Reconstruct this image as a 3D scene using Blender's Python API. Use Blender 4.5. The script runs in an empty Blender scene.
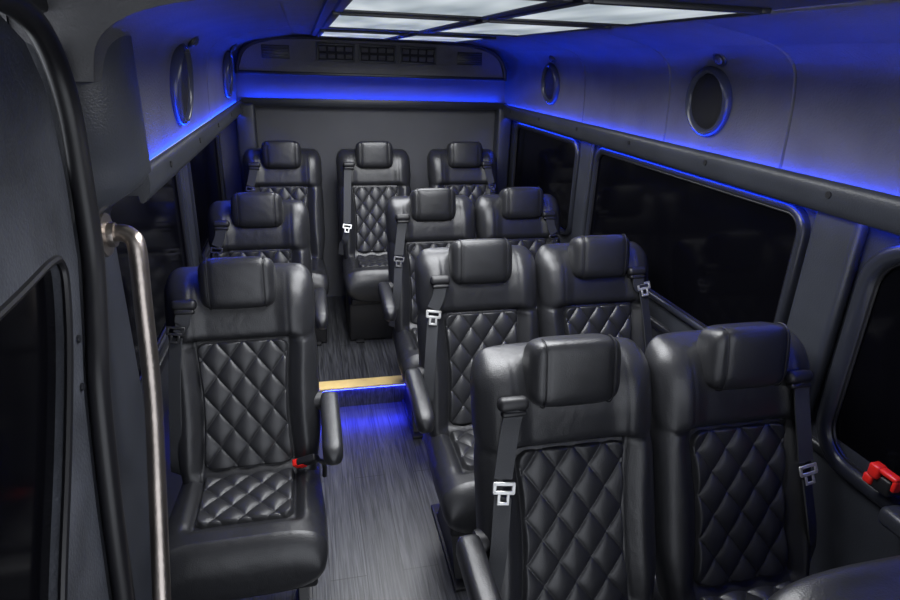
import bpy, bmesh, math
from mathutils import Vector, Matrix
C = bpy.context.scene.collection
PI = math.pi
CAMZ = 1.72

# ------------------------------------------------------------ materials
def new_mat(name):
    m = bpy.data.materials.new(name); m.use_nodes = True
    nt = m.node_tree; b = nt.nodes['Principled BSDF']
    return m, nt, b
def mat(name, col, rough=.5, metal=0, bump=0, bscale=200, var=0, spec=.5, coat=0, bump2=0, b2scale=12):
    m, nt, b = new_mat(name)
    b.inputs['Base Color'].default_value = (*col, 1)
    b.inputs['Roughness'].default_value = rough
    b.inputs['Metallic'].default_value = metal
    b.inputs['Specular IOR Level'].default_value = spec
    b.inputs['Coat Weight'].default_value = coat
    tc = nt.nodes.new('ShaderNodeTexCoord')
    last = None
    if bump:
        n = nt.nodes.new('ShaderNodeTexNoise'); n.inputs['Scale'].default_value = bscale; n.inputs['Detail'].default_value = 3
        nt.links.new(tc.outputs['Object'], n.inputs['Vector'])
        bp = nt.nodes.new('ShaderNodeBump'); bp.inputs['Strength'].default_value = bump; bp.inputs['Distance'].default_value = .002
        nt.links.new(n.outputs['Fac'], bp.inputs['Height']); last = bp
    if bump2:
        n = nt.nodes.new('ShaderNodeTexNoise'); n.inputs['Scale'].default_value = b2scale; n.inputs['Detail'].default_value = 2; n.inputs['Distortion'].default_value = .6
        nt.links.new(tc.outputs['Object'], n.inputs['Vector'])
        bp = nt.nodes.new('ShaderNodeBump'); bp.inputs['Strength'].default_value = bump2; bp.inputs['Distance'].default_value = .02
        nt.links.new(n.outputs['Fac'], bp.inputs['Height'])
        if last: nt.links.new(last.outputs['Normal'], bp.inputs['Normal'])
        last = bp
    if last: nt.links.new(last.outputs['Normal'], b.inputs['Normal'])
    if var:
        n = nt.nodes.new('ShaderNodeTexNoise'); n.inputs['Scale'].default_value = 6; n.inputs['Detail'].default_value = 5
        nt.links.new(tc.outputs['Object'], n.inputs['Vector'])
        r = nt.nodes.new('ShaderNodeValToRGB')
        r.color_ramp.elements[0].position = .3; r.color_ramp.elements[1].position = .7
        r.color_ramp.elements[0].color = (*[c*(1-var) for c in col], 1)
        r.color_ramp.elements[1].color = (*[min(1, c*(1+var)) for c in col], 1)
        nt.links.new(n.outputs['Fac'], r.inputs['Fac']); nt.links.new(r.outputs['Color'], b.inputs['Base Color'])
    return m
def emis(name, col, s):
    m, nt, b = new_mat(name)
    b.inputs['Base Color'].default_value = (*col, 1)
    b.inputs['Emission Color'].default_value = (*col, 1); b.inputs['Emission Strength'].default_value = s
    return m
M = {}
M['leather'] = mat('black_leather', (.018, .0185, .021), .35, bump=.35, bscale=350, bump2=.13, b2scale=12, spec=.62)
M['quilt'] = mat('quilted_leather', (.021, .0215, .024), .38, bump=.3, bscale=350, spec=.60)
M['plastic'] = mat('black_plastic', (.012, .012, .014), .45)
M['belt'] = mat('belt_webbing', (.040, .042, .047), .6, bump=.4, bscale=500)
M['steel'] = mat('brushed_steel', (.62, .62, .61), .36, .65, bump=.1, bscale=90)
M['gunmetal'] = mat('gunmetal_latch', (.10, .10, .105), .35, 1, bump=.1, bscale=90)
M['satin'] = mat('satin_steel', (.44, .39, .35), .33, 1, bump=.4, bscale=70, var=.25)
M['redp'] = mat('red_plastic', (.75, .02, .015), .35)
M['trim'] = mat('grey_trim', (.033, .036, .045), .34, bump=.35, bscale=230, var=.18)
M['frame'] = mat('window_frame_trim', (.022, .024, .032), .28, bump=.15, bscale=260)
M['trimdark'] = mat('dark_trim', (.013, .014, .018), .38, bump=.2, bscale=260)
M['cove'] = mat('cove_vinyl', (.110, .110, .116), .6, bump=.9, bscale=140, var=.16)
M['door'] = mat('door_panel_vinyl', (.052, .056, .068), .44, bump=.9, bscale=120, var=.40)
M['rear'] = mat('rear_panel_fabric', (.095, .097, .108), .7, bump=.3, bscale=300, var=.05)
M['glass'] = mat('dark_privacy_glass', (.002, .002, .003), .12, spec=.06)
M['rubber'] = mat('black_rubber', (.008, .008, .010), .38)
M['nosing'] = mat('yellow_step_nosing', (.85, .62, .25), .45, bump=.3, bscale=120, var=.15)
M['grille'] = mat('speaker_mesh', (.008, .008, .012), .5, bump=1, bscale=600)
M['ring'] = mat('speaker_ring', (.05, .055, .09), .22)
M['blue'] = emis('blue_led', (.004, .040, 1.0), 78)
M['blue2'] = emis('blue_led_step', (.02, .03, 1.0), 150)
M['blue_added'] = emis('blue_led_added', (.01, .05, 1.0), 60)  # for the added emitters hidden under the rails
# diffuser
m, nt, b = new_mat('frosted_diffuser')
tc = nt.nodes.new('ShaderNodeTexCoord'); n = nt.nodes.new('ShaderNodeTexNoise'); n.inputs['Scale'].default_value = 4; n.inputs['Detail'].default_value = 2
mp = nt.nodes.new('ShaderNodeMapping'); mp.inputs['Scale'].default_value = (1.6, .45, 1)
r = nt.nodes.new('ShaderNodeValToRGB'); r.color_ramp.elements[0].color = (.26, .33, .37, 1); r.color_ramp.elements[1].color = (.88, .96, 1, 1)
r.color_ramp.elements[0].position = .30; r.color_ramp.elements[1].position = .68
nt.links.new(tc.outputs['Object'], mp.inputs['Vector']); nt.links.new(mp.outputs['Vector'], n.inputs['Vector']); nt.links.new(n.outputs['Fac'], r.inputs['Fac'])
nt.links.new(r.outputs['Color'], b.inputs['Emission Color']); b.inputs['Emission Strength'].default_value = .70
b.inputs['Base Color'].default_value = (.25, .27, .28, 1); b.inputs['Roughness'].default_value = .7; M['diff'] = m
# floor planks
m, nt, b = new_mat('grey_wood_plank')
tc = nt.nodes.new('ShaderNodeTexCoord')
mp = nt.nodes.new('ShaderNodeMapping'); mp.inputs['Scale'].default_value = (70, 2.2, 10)
n = nt.nodes.new('ShaderNodeTexNoise'); n.inputs['Scale'].default_value = 2; n.inputs['Detail'].default_value = 7; n.inputs['Distortion'].default_value = .8
r = nt.nodes.new('ShaderNodeValToRGB'); r.color_ramp.elements[0].position = .36; r.color_ramp.elements[1].position = .68
r.color_ramp.elements[0].color = (.020, .021, .025, 1); r.color_ramp.elements[1].color = (.095, .097, .106, 1)
mp2 = nt.nodes.new('ShaderNodeMapping'); mp2.inputs['Rotation'].default_value = (0, 0, PI/2)
br = nt.nodes.new('ShaderNodeTexBrick'); br.inputs['Scale'].default_value = 1; br.inputs['Brick Width'].default_value = 1.1; br.inputs['Row Height'].default_value = .13
br.inputs['Mortar Size'].default_value = .0018; br.inputs['Color1'].default_value = (1, 1, 1, 1); br.inputs['Color2'].default_value = (.75, .75, .75, 1); br.inputs['Mortar'].default_value = (.25, .25, .25, 1)
mx = nt.nodes.new('ShaderNodeMix'); mx.data_type = 'RGBA'; mx.blend_type = 'MULTIPLY'; mx.inputs[0].default_value = 1
nt.links.new(tc.outputs['Object'], mp.inputs['Vector']); nt.links.new(mp.outputs['Vector'], n.inputs['Vector']); nt.links.new(n.outputs['Fac'], r.inputs['Fac'])
nt.links.new(tc.outputs['Object'], mp2.inputs['Vector']); nt.links.new(mp2.outputs['Vector'], br.inputs['Vector'])
nt.links.new(r.outputs['Color'], mx.inputs[6]); nt.links.new(br.outputs['Color'], mx.inputs[7]); nt.links.new(mx.outputs[2], b.inputs['Base Color'])
b.inputs['Roughness'].default_value = .34
bp = nt.nodes.new('ShaderNodeBump'); bp.inputs['Strength'].default_value = .3; bp.inputs['Distance'].default_value = .002
nt.links.new(n.outputs['Fac'], bp.inputs['Height']); nt.links.new(bp.outputs['Normal'], b.inputs['Normal'])
M['floor'] = m

# ------------------------------------------------------------ mesh helpers
class MB:
    def __init__(s): s.v = []; s.f = []
    def add(s, v, f):
        o = len(s.v); s.v += [tuple(p) for p in v]; s.f += [tuple(i+o for i in q) for q in f]; return s
    def loft(s, loops, closed=True, caps=True, ring=False):
        n = len(loops[0]); o = len(s.v)
        for L in loops: s.v += [tuple(p) for p in L]
        R = len(loops)
        for i in range(R if ring else R-1):
            j2 = (i+1) % R
            for k in range(n if closed else n-1):
                a = o+i*n+k; b_ = o+i*n+(k+1) % n; c = o+j2*n+(k+1) % n; d = o+j2*n+k
                s.f.append((a, b_, c, d))
        if caps and closed and not ring:
            s.f.append(tuple(o+k for k in range(n))[::-1]); s.f.append(tuple(o+(R-1)*n+k for k in range(n)))
        return s
    def rbox(s, c, d, r=.005, seg=2, rot=None):
        bm = bmesh.new(); bmesh.ops.create_cube(bm, size=1)
        bmesh.ops.scale(bm, vec=d, verts=bm.verts)
        if r > 0: bmesh.ops.bevel(bm, geom=list(bm.edges), offset=min(r, min(d)*.49), segments=seg, profile=.5, affect='EDGES')
        if rot is not None: bmesh.ops.rotate(bm, matrix=rot, verts=bm.verts)
        bmesh.ops.translate(bm, vec=c, verts=bm.verts)
        bm.verts.index_update()
        s.add([v.co[:] for v in bm.verts], [[v.index for v in f.verts] for f in bm.faces]); bm.free(); return s
    def tube(s, pts, r, n=12, closed=False):
        pts = [Vector(p) for p in pts]; loops = []; N = len(pts); up = None
        for i, p in enumerate(pts):
            if closed: t = pts[(i+1) % N]-pts[i-1]
            else: t = pts[min(i+1, N-1)]-pts[max(i-1, 0)]
            t.normalize()
            if up is None: up = Vector((0, 0, 1)) if abs(t.z) < .9 else Vector((1, 0, 0))
            a = t.cross(up).normalized(); b_ = a.cross(t).normalized(); up = b_
            rr = r[i] if isinstance(r, (list, tuple)) else r
            loops.append([p+a*rr*math.cos(2*PI*k/n)+b_*rr*math.sin(2*PI*k/n) for k in range(n)])
        return s.loft(loops, ring=closed)
    def disc(s, c, axis, r, h, n=32, dome=0):
        c = Vector(c); ax = Vector(axis).normalized(); a = ax.orthogonal().normalized(); b_ = ax.cross(a)
        prof = [(r, 0), (r, h*.7), (r*.96, h)]
        if dome: prof += [(r*.7, h+dome*.6), (r*.35, h+dome*.92), (r*.05, h+dome)]
        return s.loft([[c+ax*z+(a*math.cos(2*PI*k/n)+b_*math.sin(2*PI*k/n))*q for k in range(n)] for q, z in prof])
    def torus(s, c, axis, R, r, n=36, m=10, flat=1):
        c = Vector(c); ax = Vector(axis).normalized(); a = ax.orthogonal().normalized(); b_ = ax.cross(a); loops = []
        for k in range(n):
            d = a*math.cos(2*PI*k/n)+b_*math.sin(2*PI*k/n)
            loops.append([c+d*(R+r*math.cos(2*PI*j/m))+ax*(r*flat*math.sin(2*PI*j/m)) for j in range(m)])
        return s.loft(loops, ring=True)
    def mesh(s, name, m, smooth=True, angle=40):
        me = bpy.data.meshes.new(name); me.from_pydata(s.v, [], s.f); me.update()
        bm = bmesh.new(); bm.from_mesh(me); bmesh.ops.recalc_face_normals(bm, faces=bm.faces)
        if smooth:
            for f in bm.faces: f.smooth = True
            for e in bm.edges:
                if len(e.link_faces) == 2 and e.calc_face_angle(0) > math.radians(angle): e.smooth = False
        bm.to_mesh(me); bm.free(); me.materials.append(m); return me
    def build(s, name, m, parent=None, smooth=True, angle=40):
        return link(name, s.mesh(name, m, smooth, angle), parent)
def link(name, me, parent=None):
    o = bpy.data.objects.new(name, me); C.objects.link(o)
    if parent: o.parent = parent
    return o
def tag(o, label, cat, group=None):
    o['label'] = label; o['category'] = cat
    if group: o['group'] = group
    return o
def thing(name, label, cat, loc=(0, 0, 0), rz=0, group=None):
    o = bpy.data.objects.new(name, None); C.objects.link(o); o.location = loc; o.rotation_euler = (0, 0, rz); o.empty_display_size = .1
    return tag(o, label, cat, group)
def struct(o, label=None):
    o['kind'] = 'structure'
    if label: o['label'] = label
    return o
def sstep(a, b_, x):
    t = max(0, min(1, (x-a)/(b_-a))); return t*t*(3-2*t)

# ------------------------------------------------------------ seat meshes
def yc(z): return -.262+(z-.42)*.36
def w_at(z): return .212+.021*sstep(.40, .58, z)-.005*math.exp(-((z-.865)/.025)**2)
def hgl(z): return .148-.014*math.cos(max(-1, min(1, (z-.66)/.20))*PI/2)
def front_off(x, z):
    ax = abs(x); low = 1-sstep(.84, .90, z)
    hg = hgl(z)-.004
    d = low*.040*sstep(hg-.01, hg+.055, ax)
    d += low*.016*(1-sstep(.455, .48, z))*(1-sstep(hg, hg+.05, ax))
    d += (1-low)*(.022+.018*sstep(.10, .17, ax)-.004*sstep(.19, .225, ax)+.008*math.exp(-((z-.96)/.06)**2))
    d -= .005*math.exp(-((ax-hg-.002)/.005)**2)*(low+.4*(1-low))
    d -= .009*math.exp(-((z-.868)/.006)**2)*(1-sstep(.15, .2, ax)*.2)
    return d
def back_mesh():
    loops = []; rows = []
    z = .40
    while z < .996: rows.append((z, 0)); z += .0085
    for k in range(0, 17): rows.append((1.002, k/16*PI/2))
    N = 100
    for i, (z0, th) in enumerate(rows):
        R = .073
        z = z0+R*math.sin(th)
        w = w_at(z0)-.052*(1-math.cos(th))
        s = .02+.98*math.cos(th)**.68
        if i < 5: s = .55+.45*math.sin(i/5*PI/2); w *= .93+.07*math.sin(i/5*PI/2)
        ym = yc(z)+.05
        L = []
        for k in range(N+1):
            u = -1+2*k/N; x = w*(.55*u+.45*math.sin(PI*u/2)); q = max(0, 1-abs(x/w)**6)**(1/2.6)
            L.append((x, ym-(.05+front_off(x, z))*q*s, z))
        for k in range(1, 16):
            u = 1-2*k/16; x = w*math.sin(PI*u/2); q = max(0, 1-abs(x/w)**4)**.5
            L.append((x, ym+.055*q*s, z))
        loops.append(L)
    return MB().loft(loops).mesh('backrest', M['leather'], angle=80)
def quilt_h(p, q): return (abs(math.sin(PI*p))*abs(math.sin(PI*q)))**.32
def rrd(x, y, w, h, r):
    dx, dy = abs(x)-(w-r), abs(y)-(h-r)
    return r-math.hypot(max(dx, 0), max(dy, 0))-min(0, max(dx, dy))
def back_quilt():
    nx, nz = 120, 172; z0, z1 = .470, .866; dw = .084; dh = .108
    g = []
    for j in range(nz+1):
        z = z0+(z1-z0)*j/nz; row = []
        ww = hgl(z)
        for i in range(nx+1):
            x = -ww+2*ww*i/nx
            e = rrd(x, z-(z0+z1)/2, ww, (z1-z0)/2, .035); ed = sstep(0, .010, e)
            p = x/dw+(z-.65)/dh; q = x/dw-(z-.65)/dh
            h = .004+.0140*quilt_h(p, q)*ed-.012*(1-ed)
            row.append((x, yc(z)-h*.94, z+h*.34))
        g.append(row)
    return MB().loft(g, closed=False, caps=False).mesh('quilted_back_panel', M['quilt'], angle=180)
def cush_loops():
    loops = []; N = 90; rows = []
    y = -.17
    while y > -.556: rows.append((y, 0)); y -= .012
    for k in range(13): rows.append((-.556, k/12*PI/2))
    for i, (y0, th) in enumerate(rows):
        y = y0-.056*math.sin(th); w = .222+.012*sstep(-.2, -.45, y0)-.03*(1-math.cos(th))
        s = .04+.96*math.cos(th)**.7; zm = .385-.028*math.sin(th)
        hgt = .064; L = []
        for k in range(N+1):
            u = -1+2*k/N; x = w*(.55*u+.45*math.sin(PI*u/2)); ax = abs(x); q = max(0, 1-abs(x/w)**4)**(1/2.6)
            fr = sstep(-.480, -.510, y)
            d = (1-fr)*.026*sstep(.134, .180, ax)+fr*(.022-.004*(1-ax/.22))
            d -= .006*math.exp(-((ax-.144)/.006)**2)*(1-fr)
            d -= .006*math.exp(-((y+.488)/.007)**2)
            L.append((x, y, zm+(hgt+d)*q*s))
        for k in range(1, 16):
            u = 1-2*k/16; x = w*math.sin(PI*u/2); q = max(0, 1-abs(x/w)**4)**.5
            L.append((x, y, zm-.105*q*s))
        loops.append(L)
    return MB().loft(loops).mesh('seat_cushion', M['leather'], angle=80)
def cush_quilt():
    nx, ny = 116, 96; W = .143; y0, y1 = -.482, -.255; dw = .084; dh = .092; g = []
    for j in range(ny+1):
        y = y0+(y1-y0)*j/ny; row = []
        for i in range(nx+1):
            x = -W+2*W*i/nx; e = min(rrd(x, y-(y0+.2), W, .2, .03), y1-y); ed = sstep(0, .012, e)
            h = .004+.0135*quilt_h(x/dw+(y+.36)/dh, x/dw-(y+.36)/dh)*ed-.012*(1-ed)
            row.append((x, y, .449+h))
        g.append(row)
    return MB().loft(g, closed=False, caps=False).mesh('quilted_cushion_panel', M['quilt'], angle=180)
def sgn(a, e): return math.copysign(abs(a)**e, a)
TILT = Matrix.Rotation(math.radians(-17), 4, 'X')
HC = Vector((0, -.062, 1.046)); HW = .116; HH = .082
def head_mesh():
    loops = []; n = 60
    for j in range(1, 36):
        v = -PI/2+PI*j/36; L = []
        for k in range(n):
            u = 2*PI*k/n
            x = HW*sgn(math.cos(v), .34)*sgn(math.cos(u), .36); y = .052*sgn(math.cos(v), .45)*sgn(math.sin(u), .55); z = HH*sgn(math.sin(v), .45)
            for cx in (-.084, .084):
                g = math.exp(-((x-cx)/.004)**2)
                if y < 0: y += .004*g
            y -= .010*(z/HH)
            if y < 0: y -= .008*(1-(x/HW)**2)
            L.append((x, y, z))
        loops.append(L)
    b = MB().loft(loops)
    b.v = [tuple((TILT @ Vector(p))+HC) for p in b.v]
    return b.mesh('headrest', M['leather'], angle=80)
def piping_mesh(cx):
    b = MB(); pts = []
    for k in range(25):
        v = -PI/2*.97+PI*.97*k/24
        y = -.052*abs(math.cos(v))**.45-.005; z = HH*sgn(math.sin(v), .45); y -= .010*(z/HH)
        pts.append((TILT @ Vector((cx, y, z)))+HC)
    b.tube(pts, .0016, 6)
    return b.mesh('piping', M['plastic'])
def ribbon(b, pts, w, nrm=(0, -1, .35), t=.0022):
    pts = [Vector(p) for p in pts]; nrm = Vector(nrm).normalized(); loops = []
    for i, p in enumerate(pts):
        tn = (pts[min(i+1, len(pts)-1)]-pts[max(i-1, 0)]).normalized(); a = tn.cross(nrm).normalized(); q = a.cross(tn).normalized()
        loops.append([p-a*w/2-q*t, p+a*w/2-q*t, p+a*w/2+q*t, p-a*w/2+q*t])
    return b.loft(loops)
def bez(pts, n=10):
    out = []
    P = [Vector(p) for p in pts]
    for i in range(len(P)-1):
        p0 = P[max(i-1, 0)]; p1 = P[i]; p2 = P[i+1]; p3 = P[min(i+2, len(P)-1)]
        for k in range(n):
            t = k/n
            out.append(.5*((2*p1)+(-p0+p2)*t+(2*p0-5*p1+4*p2-p3)*t*t+(-p0+3*p1-3*p2+p3)*t**3))
    out.append(P[-1]); return out
def surf(x, z): return yc(z)-front_off(x, z)*.97
CACHE = {}
def cached(key, fn):
    if key not in CACHE: CACHE[key] = fn()
    return CACHE[key]
def bo(s): return -.020 if s > 0 else 0
def strap_mesh(s, tz):
    b = MB(); o = bo(s)
    P = [(s*(.160+o), surf(.16, .99)-.026, .99), (s*(.170+o), surf(.17, .94)-.012, .94), (s*(.188+o), surf(.205, tz+.02)-.008, tz+.02)]
    ribbon(b, bez(P), .044)
    Q = [(s*(.190+o), surf(.205, tz-.02)-.007, tz-.02), (s*(.204+o*.7), surf(.21, max(.58, tz-.15))+.000, max(.56, tz-.15)), (s*.220, yc(.53)-.004, .53), (s*.228, yc(.48)+.02, .46)]
    ribbon(b, bez(Q), .040, nrm=(s*.4, -1, .3))
    return b.mesh('belt_strap', M['belt'])
def tongue_mesh(s, tz, mt):
    b = MB(); c = Vector((s*(.189+bo(s)), surf(.205, tz)-.016, tz)); R = Matrix.Rotation(math.radians(-22), 3, 'X') @ Matrix.Rotation(s*math.radians(-8), 3, 'Y')
    def bx(off, d): b.rbox(c+R @ Vector(off), d, .0015, 1, rot=R)
    bx((0, 0, .014), (.054, .005, .009)); bx((0, 0, -.006), (.052, .005, .009))
    bx((-.023, 0, .004), (.009, .005, .024)); bx((.023, 0, .004), (.009, .005, .024))
    bx((-.011, 0, -.019), (.008, .004, .024)); bx((.011, 0, -.019), (.008, .004, .024)); bx((0, 0, -.031), (.030, .004, .008))
    return b.mesh('belt_tongue', M[mt])
def guide_mesh(s):
    b = MB(); c = Vector((s*(.160+bo(s)), surf(.16, .99)-.012, .998)); R = Matrix.Rotation(math.radians(-24), 3, 'X')
    b.rbox(c, (.074, .036, .034), .014, 4, rot=R)
    b.rbox(c+Vector((0, -.010, -.020)), (.060, .022, .014), .006, 3, rot=R)
    return b.mesh('belt_guide', M['plastic'])
def arm_mesh(s):
    P = bez([(s*.264, -.150, .648), (s*.264, -.22, .646), (s*.264, -.34, .632), (s*.264, -.450, .608)], 8)
    loops = []; n = len(P)
    for i, p in enumerate(P):
        k = min(1, math.sin(min(1, (i+.6)/4)*PI/2), math.sin(min(1, (n-1-i+.6)/4)*PI/2))
        hw = .031*k; hh = .037*k
        loops.append([(p.x+hw*sgn(math.cos(a), .6), p.y, p.z+hh*sgn(math.sin(a), .6)) for a in [2*PI*q/24 for q in range(24)]])
    return MB().loft(loops).mesh('armrest', M['leather'], angle=80)
def pivot_mesh(s):
    return MB().disc((s*.205, -.160, .648), (s, 0, 0), .032, .040, 20).mesh('armrest_pivot', M['plastic'])
def pan_mesh():
    b = MB(); b.rbox((0, -.365, .270), (.40, .40, .045), .012, 3); b.rbox((0, -.16, .35), (.40, .06, .16), .015, 3)
    return b.mesh('seat_pan', M['plastic'])
def leg_mesh(x):
    b = MB()
    pr = [(-.50, .260), (-.20, .260), (-.27, .17), (-.20, .03), (-.14, .0), (-.54, .0), (-.50, .03), (-.42, .17)]
    b.loft([[(x-.014, y, z) for y, z in pr], [(x+.014, y, z) for y, z in pr]])
    b.rbox((x, -.34, .008), (.05, .44, .016), .004, 2)
    return b.mesh('leg', M['plastic'], angle=30)
def buckle_meshes():
    R = Matrix.Rotation(math.radians(35), 3, 'X') @ Matrix.Rotation(math.radians(60), 3, 'Y')
    b = MB(); b.rbox((.185, -.295, .510), (.036, .024, .070), .006, 3, rot=R); b.tube(bez([(.235, -.24, .40), (.235, -.25, .46), (.212, -.285, .502)]), .008, 8)
    b2 = MB(); b2.rbox(Vector((.185, -.295, .510))+R @ Vector((0, 0, -.038)), (.034, .023, .022), .004, 3, rot=R)
    b2.rbox(Vector((.185, -.295, .510))+R @ Vector((0, -.012, -.022)), (.026, .006, .022), .002, 2, rot=R)
    return b.mesh('belt_buckle', M['plastic']), b2.mesh('buckle_button', M['redp'])
def seat(label, x, y, z=0, belt=-1, tz=.85, arm=None, group=None, buckle=False, dark=False):
    t = thing('passenger_seat', label, 'seat', (x, y, z), 0, group)
    br_ = link('backrest', cached('back', back_mesh), t)
    link('quilted_panel', cached('bq', back_quilt), br_)
    cu = link('seat_cushion', cached('cu', cush_loops), t)
    link('quilted_panel', cached('cq', cush_quilt), cu)
    h = link('headrest', cached('hd', head_mesh), t)
    for cx in (-.084, .084): link('piping', cached(('pp', cx), lambda: piping_mesh(cx)), h)
    link('seat_pan', cached('pan', pan_mesh), t)
    for s in (-1, 1): link('leg', cached(('leg', s), lambda: leg_mesh(s*.15)), t)
    if z > 0: link('shade_block', cached('bp', lambda: MB().rbox((0, -.36, .13), (.42, .34, .25), .012, 3).mesh('shade_block', M['plastic'])), t)  # solid dark box added in place of the shadow under the rear seats
    mt = 'gunmetal' if dark else 'steel'
    link('belt_guide', cached(('g', belt), lambda: guide_mesh(belt)), t)
    link('belt_strap', cached(('s', belt, tz), lambda: strap_mesh(belt, tz)), t)
    o = link('belt_tongue', cached(('t', belt, tz, mt), lambda: tongue_mesh(belt, tz, mt)), t); o['label'] = 'dark steel belt tongue' if dark else 'silver steel belt tongue'
    if arm:
        a = link('armrest', cached(('a', arm), lambda: arm_mesh(arm)), t); link('pivot', cached(('pv', arm), lambda: pivot_mesh(arm)), a)
    if buckle:
        m1, m2 = buckle_meshes(); k = link('belt_buckle', m1, t); k2 = link('release_button', m2, k); k2['label'] = 'red release button'
    return t
XA, XW = .589, 1.060
seat('black quilted leather seat nearest the camera beside the aisle, belt tongue bright on its left', XA, 1.235, belt=-1, tz=.81, arm=-1, group='paired seats right of the aisle')
seat('black quilted leather seat nearest the camera against the right wall, belt on window side', XW, 1.235, belt=1, tz=.76, group='paired seats right of the aisle')
seat('black leather aisle seat in the second pair right of the aisle, armrest over floor', XA+.008, 2.075, belt=-1, tz=.88, arm=-1, group='paired seats right of the aisle')
seat('black leather window seat in the second pair, beside the large dark window', XW+.008, 2.075, belt=1, tz=.94, group='paired seats right of the aisle')
seat('black leather aisle seat in the third pair, just in front of the rear row', XA+.016, 3.0, belt=-1, tz=.80, arm=-1, group='paired seats right of the aisle', dark=True)
seat('black leather window seat in the third pair, mostly hidden behind the second pair', XW+.016, 3.0, belt=1, tz=.88, group='paired seats right of the aisle', dark=True)
seat('single black quilted seat left of the aisle with red belt buckle on its cushion', -.235, 1.96, belt=-1, tz=.92, arm=1, group='single seats left of the aisle', buckle=True, dark=True)
seat('single black seat left of the aisle behind the one with the red buckle', -.240, 2.955, belt=-1, tz=.88, arm=1, group='single seats left of the aisle', dark=True)
seat('leftmost black seat of the raised rear row of three', -.150, 3.87, .12, belt=-1, tz=.86, group='raised rear row seats', dark=True)
seat('middle black seat of the raised rear row, facing straight down the aisle', .405, 3.87, .12, belt=-1, tz=.64, group='raised rear row seats')
seat('rightmost black seat of the raised rear row, next to the rear window', .985, 3.87, .12, belt=1, tz=.86, group='raised rear row seats', dark=True)

# low-backed front seat (bottom right)
t = thing('front_seat', 'black leather seat in the bottom right corner, only its smooth top showing', 'seat', (.97, .46, 0))
loops = []
for i in range(29):
    v = -PI/2+PI*(i+.5)/29
    loops.append([(.35*sgn(math.cos(v), .30)*sgn(math.cos(u), .30), .085*sgn(math.cos(v), .5)*sgn(math.sin(u), .6)+.05, .71+.300*sgn(math.sin(v), .35)+.012*math.cos(u)) for u in [2*PI*k/56 for k in range(56)]])
MB().loft(loops).build('backrest', M['leather'], t, angle=80)
MB().rbox((0, -.22, .42), (.60, .42, .14), .05, 5).build('seat_cushion', M['leather'], t)
for s in (-1, 1):
    MB().rbox((s*.22, -.20, .18), (.04, .34, .36), .01, 2).build('leg', M['plastic'], t)

# ------------------------------------------------------------ setting
Y0, Y1 = -.5, 4.12
XL, XR = -.53, 1.375
PY = 2.80; PH = .12
pr = [(Y0, 0), (PY, 0), (PY, PH), (Y1, PH), (Y1, -.05), (Y0, -.05)]
f = MB().loft([[(XL-.05, y, z) for y, z in pr], [(XR+.05, y, z) for y, z in pr]]).build('floor', M['floor'], smooth=False); struct(f, 'grey wood plank floor with a raised rear step')
n = MB().rbox(((XL+XR)/2, PY+.022, PH+.003), (XR-XL-.06, .085, .010), .004, 2).build('trim_1', M['nosing']); struct(n, 'yellow step nosing')
def wall(name, side):
    X = XR if side > 0 else XL; s = side
    pr = [(X, 1.50), (X, .84), (X-s*.001, .82), (X-s*.008, .80), (X-s*.010, .77), (X-s*.010, .10), (X-s*.010, -.02), (X+s*.05, -.02), (X+s*.05, 1.50)]
    o = MB().loft([[(x, Y0, z) for x, z in pr], [(x, Y1, z) for x, z in pr]]).build(name, M['trim'], smooth=True, angle=30); return struct(o)
wall('wall_right', 1); wall('wall_left', -1)
prof = [(.000, 1.455), (.000, 1.50), (-.004, 1.60), (-.012, 1.68), (-.028, 1.735), (-.07, 1.773), (-.14, 1.800), (-.24, 1.820), (-.36, 1.838)]
prof = bez([(a, 0, b_) for a, b_ in prof], 4)
def cove(X, s, seams, y0=Y0):
    ys = [y0]
    for q in seams: ys += [q-.006, q-.002, q+.002, q+.006]
    ys.append(Y1); loops = []
    for y in ys:
        d = .008 if any(abs(abs(y-q)-.002) < 1e-5 for q in seams) else 0
        loops.append([(X+s*(p.x+d), y, p.z) for p in prof])
    return loops
CR, CL = 1.335, -.405
LY = 1.53; LY2 = 1.36
o = MB().loft(cove(CR, 1, [.6, 1.50, 2.12, 2.86]), closed=False, caps=False).build('trim_2', M['cove'], angle=30); struct(o, 'curved upper side panel on the right with blue glow')
o = MB().loft(cove(CL, -1, [2.9], LY), closed=False, caps=False).build('trim_3', M['cove'], angle=30); struct(o, 'curved upper side panel on the left with blue glow')
up = [p for p in prof if p.z > 1.66]
b = MB()
b.loft([[(CL-p.x, y, p.z) for p in up] for y in (LY2, LY)], closed=False, caps=False)
poly = [(CL-p.x, LY2, p.z) for p in up]+[(-.05, LY2, 1.87), (-.62, LY2, 1.87), (-.62, LY2, up[0].z)]
b.loft([poly, [(x, LY2+.004, z) for x, y, z in poly]])
poly = [(CL-p.x, LY, p.z) for p in prof]+[(-.05, LY, 1.87), (-.62, LY, 1.87), (-.62, LY, prof[0].z)]
b.loft([poly, [(x, LY+.004, z) for x, y, z in poly]])
o = b.build('trim_19', M['cove'], angle=30); struct(o, 'overhead panel above the entry door')
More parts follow.
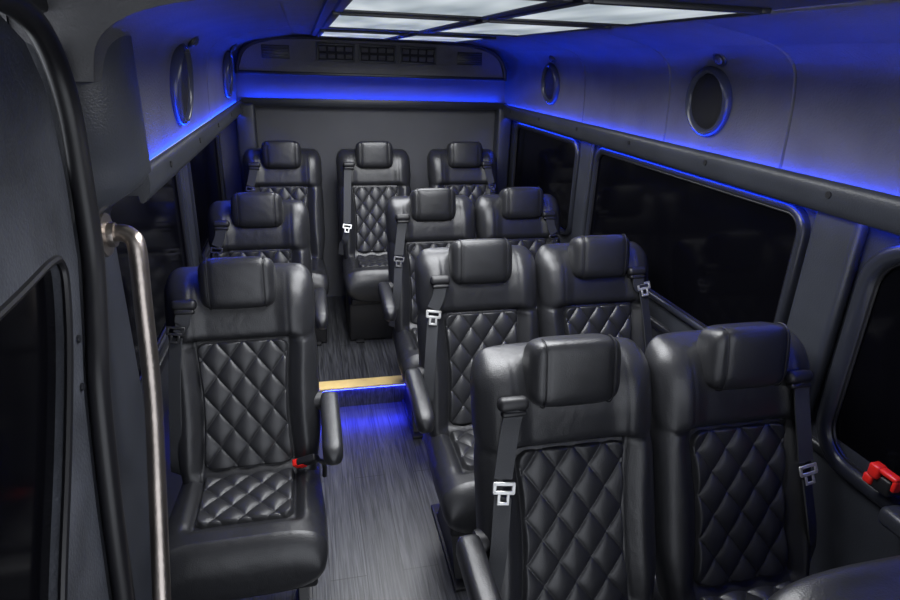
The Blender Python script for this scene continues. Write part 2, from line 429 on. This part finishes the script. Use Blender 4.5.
# rails under the cove
def rail(name, X, s, y0=Y0):
    o_ = X+s*.04 if s > 0 else X+s*.13
    pr = [(o_, 1.445), (X-s*.020, 1.445), (X-s*.022, 1.465), (X-s*.027, 1.470), (X-s*.034, 1.466), (X-s*.039, 1.452), (X-s*.040, 1.430), (X-s*.036, 1.406), (X-s*.026, 1.388), (X-s*.018, 1.383), (X-s*.012, 1.386), (X-s*.010, 1.402), (o_, 1.402)]
    o = MB().loft([[(x, y0, z) for x, z in pr], [(x, Y1-.02, z) for x, z in pr]]).build(name, M['trim'], angle=50); struct(o)
    for k in range(7):
        y = .75+k*.52
        if y < y0: continue
        MB().disc((X-s*.039, y, 1.436), (-s, 0, 0), .009, .004, 16).build('screw', M['plastic'], o)
rail('trim_4', CR, 1); rail('trim_5', CL, -1, 1.54)
def strip(name, x, s, y0, y1, label, z=1.448, w=.008, mt='blue', dn=1):
    t = thing(name, label, 'light strip', (x, y0, z), 0, 'blue light strips')
    L = y1-y0
    MB().rbox((0, L/2, 0), (w+.003, L, .004), .001, 1).build('channel', M['plastic'], t)
    MB().rbox((0, L/2, dn*.0042), (w, L, .005), .001, 1).build('diode_tape', M[mt], t)
strip('light_strip', CR-.009, 1, .2, 4.05, 'blue light strip glowing along the bottom of the right side panel')
strip('light_strip', CL+.009, -1, 1.60, 4.05, 'blue light strip glowing along the bottom of the left side panel')
strip('light_strip', CR+.000, 1, .2, 4.0, 'added blue strip hidden under the right rail to tint the window frames', 1.399, .006, 'blue_added', -1)  # added hidden emitter, puts a blue tint on the right window frames
strip('light_strip', CL-.004, -1, 1.65, 4.0, 'added blue strip hidden under the left rail to tint the window frames', 1.399, .006, 'blue_added', -1)  # added hidden emitter, same for the left window frames
# ceiling
o = MB().rbox(((CL+CR)/2, (Y0+Y1)/2, 1.857), (CR-CL-.50, Y1-Y0, .03), 0).rbox((-.42, (Y0+LY)/2, 1.857), (.75, LY-Y0+.02, .03), 0).build('ceiling', M['cove'], smooth=False); struct(o)
o = MB().rbox((.455, 2.0, 1.836), (.80, 3.20, .014), .004, 2).build('trim_6', M['trimdark']); struct(o, 'dark slab framing the ceiling lights')
rows = [(1.06, 1.54), (1.68, 2.40), (2.76, 3.46)]
for ri, (ya, yb) in enumerate(rows):
    for ci, (xa, xb) in enumerate([(.097, .428), (.482, .813)]):
        side = ['left', 'right'][ci]; where = ['closest to the camera', 'in the middle of its row', 'closest to the rear vents'][ri]
        t = thing('ceiling_light', f'frosted rectangular ceiling light, {side} column, {where}', 'ceiling light', ((xa+xb)/2, (ya+yb)/2, 1.828), 0, 'rectangular ceiling lights')
        w, l = xb-xa, yb-ya; b = MB()
        for sx in (-1, 1): b.rbox((sx*(w/2+.009), 0, -.003), (.020, l+.038, .010), .003, 2)
        for sy in (-1, 1): b.rbox((0, sy*(l/2+.009), -.003), (w, .020, .010), .003, 2)
        b.build('frame', M['trimdark'], t)
        MB().rbox((0, 0, -.001), (w, l, .004), .001, 1).build('diffuser', M['diff'], t)
        ld = bpy.data.lights.new('panel_lamp', 'AREA'); ld.shape = 'RECTANGLE'; ld.size = w*.95; ld.size_y = l*.95; ld.energy = 8.2 if ri else 7.6; ld.color = (.96, .975, 1); ld.spread = math.radians(160)
        lo = bpy.data.objects.new('panel_lamp', ld); C.objects.link(lo); lo.parent = t; lo.location = (0, 0, -.014)
# rear wall, ledge, header
o = MB().rbox(((XL+XR)/2, Y1+.02, .92), (XR-XL+.1, .04, 1.90), 0).build('wall_back', M['rear'], smooth=False); struct(o)
o = MB().rbox(((CL+CR)/2, Y1-.035, 1.450), (CR-CL-.02, .07, .035), .008, 2).rbox(((CL+CR)/2, Y1-.068, 1.462), (CR-CL-.02, .010, .035), .003, 2).build('trim_7', M['trim']); struct(o)
o = MB().rbox((CL+.045, Y1-.05, .80), (.12, .10, 1.30), .02, 3).build('trim_8', M['trim']); struct(o)
o = MB().rbox((CR-.02, Y1-.05, .80), (.10, .10, 1.30), .02, 3).build('trim_9', M['trim']); struct(o)
HL, HR = CL+.03, CR-.065
hp = bez([(HL, 0, 1.625), (HL+.005, 0, 1.68), (HL+.05, 0, 1.765), (HL+.16, 0, 1.815), (HL+.40, 0, 1.838), (HR-.40, 0, 1.838), (HR-.16, 0, 1.815), (HR-.05, 0, 1.765), (HR-.005, 0, 1.68), (HR, 0, 1.625)], 6)
o = MB().loft([[(p.x, 3.95, p.z) for p in hp], [(p.x, Y1, p.z) for p in hp]]).build('trim_10', M['cove'], angle=30); struct(o, 'rear header panel holding the air vents')
q = MB().tube([(p.x, 3.948, p.z-.006) for p in hp], .013, 8).build('edging', M['trimdark'], o)
q = MB().rbox(((HL+HR)/2, 3.95, 1.628), (HR-HL, .03, .02), .006, 2).build('edging', M['trimdark'], o)
t = thing('light_strip', 'blue light strip glowing across the rear wall below the vents', 'light strip', ((CL+CR)/2, Y1-.030, 1.470), 0, 'blue light strips')
MB().rbox((0, 0, 0), (CR-CL-.08, .016, .005), .001, 1).build('channel', M['plastic'], t)
MB().rbox((0, 0, .0045), (CR-CL-.08, .011, .005), .001, 1).build('diode_tape', M['blue'], t)
t = thing('light_strip', 'blue light strip under the yellow step nosing', 'light strip', ((XL+XR)/2, PY-.008, PH-.006), 0, 'blue light strips')
MB().rbox((0, 0, 0), (XR-XL-.10, .012, .004), .001, 1).build('channel', M['plastic'], t)
MB().rbox((0, .003, -.004), (XR-XL-.10, .007, .004), .001, 1).build('diode_tape', M['blue2'], t)
# vents
for i, x in enumerate([.20, .45, .70]):
    lab = ['left of the three rectangular air vents on the rear header', 'middle of the three rectangular air vents on the rear header', 'right of the three rectangular air vents on the rear header'][i]
    t = thing('air_vent', lab, 'air vent', (x, 3.948, 1.752), 0, 'rear air vents')
    W, H = .215, .090; b = MB()
    for s in (-1, 1): b.rbox((s*W/2, -.006, 0), (.012, .016, H+.012), .003, 2); b.rbox((0, -.006, s*H/2), (W, .016, .012), .003, 2)
    b.build('frame', M['trim'], t)
    MB().rbox((0, .0, 0), (W-.01, .004, H-.01), 0).build('backing', M['grille'], t)
    for r_ in range(2):
        for k in range(4):
            MB().rbox((-W/2+.03+k*.0515, -.006, -.021+r_*.042), (.040, .012, .030), .003, 1, rot=Matrix.Rotation(.6, 3, 'X')).build('slat', M['cove'], t)
for x, sd in [(-.15, 'left'), (1.03, 'right')]:
    t = thing('side_grille', f'small slotted grille at the {sd} end of the rear header', 'grille', (x, 3.946, 1.745), 0, 'header end grilles')
    MB().rbox((0, 0, 0), (.16, .006, .075), .003, 2).build('backing', M['trimdark'], t)
    for k in range(5): MB().rbox((0, -.005, -.028+k*.014), (.145, .006, .006), .002, 1).build('slat', M['trim'], t)
# speakers
def speaker(x, y, z, s, R, label):
    ax = Vector((-s, 0, -.10)).normalized()
    t = thing('speaker', label, 'speaker', (x, y, z), 0, 'round side panel speakers')
    MB().torus((0, 0, 0), ax, R, .014, 48, 12, 1.5).build('rim', M['ring'], t)
    MB().disc(ax*-.004, ax, R-.004, .010, 40, dome=.010).build('mesh_cover', M['grille'], t)
speaker(CR-.012, 1.87, 1.625, 1, .100, 'large round speaker nearest the camera in the right side panel')
speaker(CR-.012, 3.28, 1.628, 1, .095, 'round speaker toward the rear in the right side panel')
speaker(CL+.016, 2.22, 1.624, -1, .115, 'large round speaker nearest the camera in the left side panel')
speaker(CL+.016, 3.56, 1.624, -1, .105, 'small looking round speaker toward the rear in the left side panel')
def knob(x, y, z, s, lab):
    ax = Vector((-s, 0, -.75)).normalized(); t = thing('map_light', lab, 'light', (x, y, z), 0, 'round panel knobs')
    MB().torus((0, 0, 0), ax, .022, .007, 28, 8).build('rim', M['trimdark'], t)
    MB().disc((0, 0, 0), ax, .018, .008, 24, dome=.008).build('lens', M['ring'], t)
knob(CR-.050, 1.80, 1.758, 1, 'tiny round fitting above the nearer right speaker')
knob(CR-.050, 3.20, 1.758, 1, 'tiny round fitting above the farther right speaker')
knob(CL+.055, 2.32, 1.760, -1, 'tiny round fitting above the nearer left speaker')
knob(CL+.055, 3.60, 1.758, -1, 'tiny round fitting above the farther left speaker')

# windows
def rrect(y0, y1, z0, z1, r, n=8):
    out = []
    for cy, cz, a0 in [(y1-r, z1-r, 0), (y0+r, z1-r, PI/2), (y0+r, z0+r, PI), (y1-r, z0+r, 3*PI/2)]:
        for k in range(n+1):
            a = a0+PI/2*k/n; out.append((cy+r*math.cos(a), cz+r*math.sin(a), math.cos(a), math.sin(a)))
    return out
def window(n, X, s, y0, y1, z0, z1, r=.07, fw=.016, fd=.026, label=None):
    t = bpy.data.objects.new(f'window_{n}', None); C.objects.link(t); t.location = (X, (y0+y1)/2, (z0+z1)/2); struct(t, label)
    cy, cz = (y0+y1)/2, (z0+z1)/2; P = rrect(y0-cy, y1-cy, z0-cz, z1-cz, r)
    loops = []
    for y, z, ny, nz in P:
        L = []
        for k in range(14):
            a = 2*PI*k/14; L.append((-s*fd*sgn(math.sin(a), .8), y+ny*fw*sgn(math.cos(a), .8), z+nz*fw*sgn(math.cos(a), .8)))
        loops.append(L)
    MB().loft(loops, ring=True).build('frame', M['frame'], t)
    MB().loft([[(-s*.004, y, z) for y, z, _, _ in P], [(-s*.008, y, z) for y, z, _, _ in P]]).build('glass', M['glass'], t, angle=30)
    loops = []
    for y, z, ny, nz in P:
        loops.append([(-s*(.012+.006*math.sin(2*PI*k/8)), y-ny*(fw*.95+.006*math.cos(2*PI*k/8)), z-nz*(fw*.95+.006*math.cos(2*PI*k/8))) for k in range(8)])
    MB().loft(loops, ring=True).build('seal', M['rubber'], t)
window(1, XR, 1, 2.93, 3.91, .86, 1.360, label='rear window on the right')
window(2, XR, 1, 1.39, 2.71, .85, 1.360, label='large dark window on the right')
window(3, XR, 1, .25, 1.15, .74, 1.345, r=.11, fw=.026, fd=.034, label='near window on the right, cut by the frame edge')
window(4, XL, -1, 1.64, 2.62, .80, 1.355, label='dark window beside the single seats')
window(5, XL, -1, 2.86, 3.86, .80, 1.355, label='dark rear window on the left')
def pillar(n, X, s, y, w, d=.03, z0=.78, z1=1.40):
    o = MB().rbox((X-s*(d/2-.005), y, (z0+z1)/2), (d, w, z1-z0), d*.45, 4).build(f'trim_{n}', M['trim']); struct(o); return o
pillar(11, XR, 1, 2.82, .13); pillar(12, XR, 1, 1.27, .15, .045); pillar(13, XL, -1, 2.74, .12)
o = MB().rbox((XR-.010, 1.9, .745), (.030, 4.3, .035), .012, 3).build('trim_15', M['trimdark']); struct(o)
o = MB().rbox((XL+.008, 2.75, .735), (.02, 2.6, .035), .008, 3).build('trim_16', M['trimdark']); struct(o)
# release handle
t = thing('release_handle', 'red emergency window release handle at the right frame edge', 'handle', (XR-.050, .930, .825))
MB().rbox((.005, -.01, -.02), (.050, .060, .045), .008, 3).build('mount', M['plastic'], t)
b = MB().rbox((-.014, .006, .006), (.030, .030, .036), .007, 3); b.rbox((-.014, -.028, .016), (.024, .048, .014), .006, 3); b.rbox((-.014, -.048, .000), (.022, .012, .032), .005, 3); b.rbox((-.014, .016, -.024), (.024, .026, .026), .006, 3)
b.build('lever', M['redp'], t)
t = thing('window_latch', 'dark grey latch below the red release handle', 'latch', (XR-.055, .85, .725))
MB().rbox((0, 0, .02), (.06, .08, .05), .015, 3).build('body', M['trim'], t)

# ------------------------------------------------------------ left door and grab bar
d = bpy.data.objects.new('door_1', None); C.objects.link(d); d.location = (-.46, .4, 0); struct(d, 'padded entry door panel at the left edge')
edge = [(1.305, 1.60), (1.305, 1.48), (1.285, 1.33), (1.235, 1.20), (1.175, 1.07), (1.12, .85), (1.08, .63), (1.03, .35), (1.0, 0)]
win = bez([(0, .62, .45), (0, .80, .65), (0, .93, .85), (0, 1.05, 1.02), (0, 1.15, 1.18), (0, 1.200, 1.29), (0, 1.205, 1.342), (0, 1.16, 1.362), (0, .95, 1.350), (0, .4, 1.335), (0, .0, 1.32), (0, -.05, 1.25), (0, -.05, .6), (0, 0, .45), (0, .3, .42), (0, .62, .45)], 5)[:-1]
bm = bmesh.new()
outer = [(.0, 1.80), (1.0, 1.795), (1.16, 1.775), (1.25, 1.73), (1.295, 1.66)]+edge+[(-.5, 0), (-.5, 1.80)]
ov = [bm.verts.new((0, y-.4, z)) for y, z in outer]; iv = [bm.verts.new((0, p.y-.4, p.z)) for p in win]
oe = [bm.edges.new((ov[i], ov[(i+1) % len(ov)])) for i in range(len(ov))]; ie = [bm.edges.new((iv[i], iv[(i+1) % len(iv)])) for i in range(len(iv))]
bmesh.ops.triangle_fill(bm, use_beauty=True, edges=oe+ie)
ext = bmesh.ops.extrude_face_region(bm, geom=list(bm.faces)); bmesh.ops.translate(bm, vec=(-.03, 0, 0), verts=[e for e in ext['geom'] if isinstance(e, bmesh.types.BMVert)])
bmesh.ops.recalc_face_normals(bm, faces=bm.faces)
me = bpy.data.meshes.new('door_panel'); bm.to_mesh(me); bm.free(); me.materials.append(M['door']); link('door_panel', me, d)
MB().loft([[(-.022, p.y-.4, p.z) for p in win], [(-.026, p.y-.4, p.z) for p in win]]).build('glass', M['glass'], d, smooth=False)
MB().tube([(0, p.y-.4, p.z) for p in win], .008, 8, closed=True).build('window_seal', M['rubber'], d)
sp = bez([(.02, -.3, 1.800), (.02, .60, 1.800), (.02, 1.02, 1.797), (.02, 1.20, 1.780), (.02, 1.295, 1.72), (.02, 1.335, 1.62)]+[(.02, y+.025, z) for y, z in edge[1:]], 8)
MB().tube([(p.x, p.y-.4, p.z) for p in sp], .022, 12).build('door_seal', M['rubber'], d)
MB().tube([(p.x-.006, p.y-.4+(.042 if i > 28 else .042*i/28), p.z+.0) for i, p in enumerate(sp)], .012, 12).build('door_seal', M['trimdark'], d)
for z in (1.19, 1.10): MB().disc((.001, .825-(1.25-z)*.35, z), (1, 0, 0), .008, .004, 16).build('button', M['trimdark'], d)
fe = [(p.y+.03, p.z) for p in bez([(0, y, z) for y, z in [(1.335, 1.86)]+edge], 6)]
loops = []
for y, z in fe:
    y1 = 1.575; x0 = -.52; h = .050+.106*sstep(1.36, 1.455, z)
    L = [(x0, y, z)]
    r1 = .035+.14*sstep(1.37, 1.47, z)
    for k in range(13):
        a = PI/2*k/12; L.append((x0+h*math.sin(a)**.8, y+.01+r1*(1-math.cos(a)), z))
    for k in range(7):
        a = PI/2*k/6; L.append((x0+h-.012*(1-math.cos(a)), y1-.012+.012*math.sin(a), z))
    L.append((x0, y1, z)); loops.append(L)
o = MB().loft(loops).build('trim_17', M['trim'], angle=60); struct(o, 'moulded pillar behind the grab bar')
o = MB().rbox((-.50, .4, 1.83), (.10, 1.95, .10), .01, 2).build('trim_18', M['trimdark']); struct(o)
# grab bar
t = thing('grab_bar', 'tall bent satin steel grab bar beside the entry door', 'grab bar', (-.43, 1.3, 0))
bar = bez([(-.012, .125, 1.340), (.014, .124, 1.344), (.036, .118, 1.338), (.049, .108, 1.312), (.050, .083, 1.20), (.051, .03, .97), (.054, -.085, .74), (.056, -.18, .56), (.056, -.23, .46), (.045, -.245, .42), (.0, -.25, .41)], 8)
MB().tube(bar, .0195, 16).build('bar', M['satin'], t)
MB().disc((-.040, .125, 1.340), (1, 0, 0), .050, .030, 32, dome=.004).disc((-.012, .125, 1.340), (1, 0, 0), .028, .018, 24).build('flange', M['satin'], t)
MB().disc((-.032, -.25, .41), (1, 0, 0), .042, .016, 28, dome=.004).build('flange', M['satin'], t)

# ------------------------------------------------------------ world, camera
w = bpy.data.worlds.new('World'); bpy.context.scene.world = w; w.use_nodes = True
bg = w.node_tree.nodes['Background']; bg.inputs[0].default_value = (.88, .92, 1, 1); bg.inputs[1].default_value = 1.95
th, ps, rho = math.radians(21.6), math.radians(13.63), math.radians(2.0)
F = Vector((math.sin(ps)*math.cos(th), math.cos(ps)*math.cos(th), -math.sin(th)))
U = Vector((math.sin(ps)*math.sin(th), math.cos(ps)*math.sin(th), math.cos(th)))
R_ = Vector((math.cos(ps), -math.sin(ps), 0))
Rr = R_*math.cos(rho)+U*math.sin(rho); Ur = U*math.cos(rho)-R_*math.sin(rho)
cam = bpy.data.cameras.new('Camera'); cam.lens = 24; cam.sensor_width = 36; cam.clip_start = .01
co = bpy.data.objects.new('Camera', cam); C.objects.link(co)
mw = Matrix((Rr, Ur, -F)).transposed().to_4x4(); mw.translation = Vector((0, 0, CAMZ)); co.matrix_world = mw
bpy.context.scene.camera = co
bpy.context.scene.view_settings.view_transform = 'Standard'
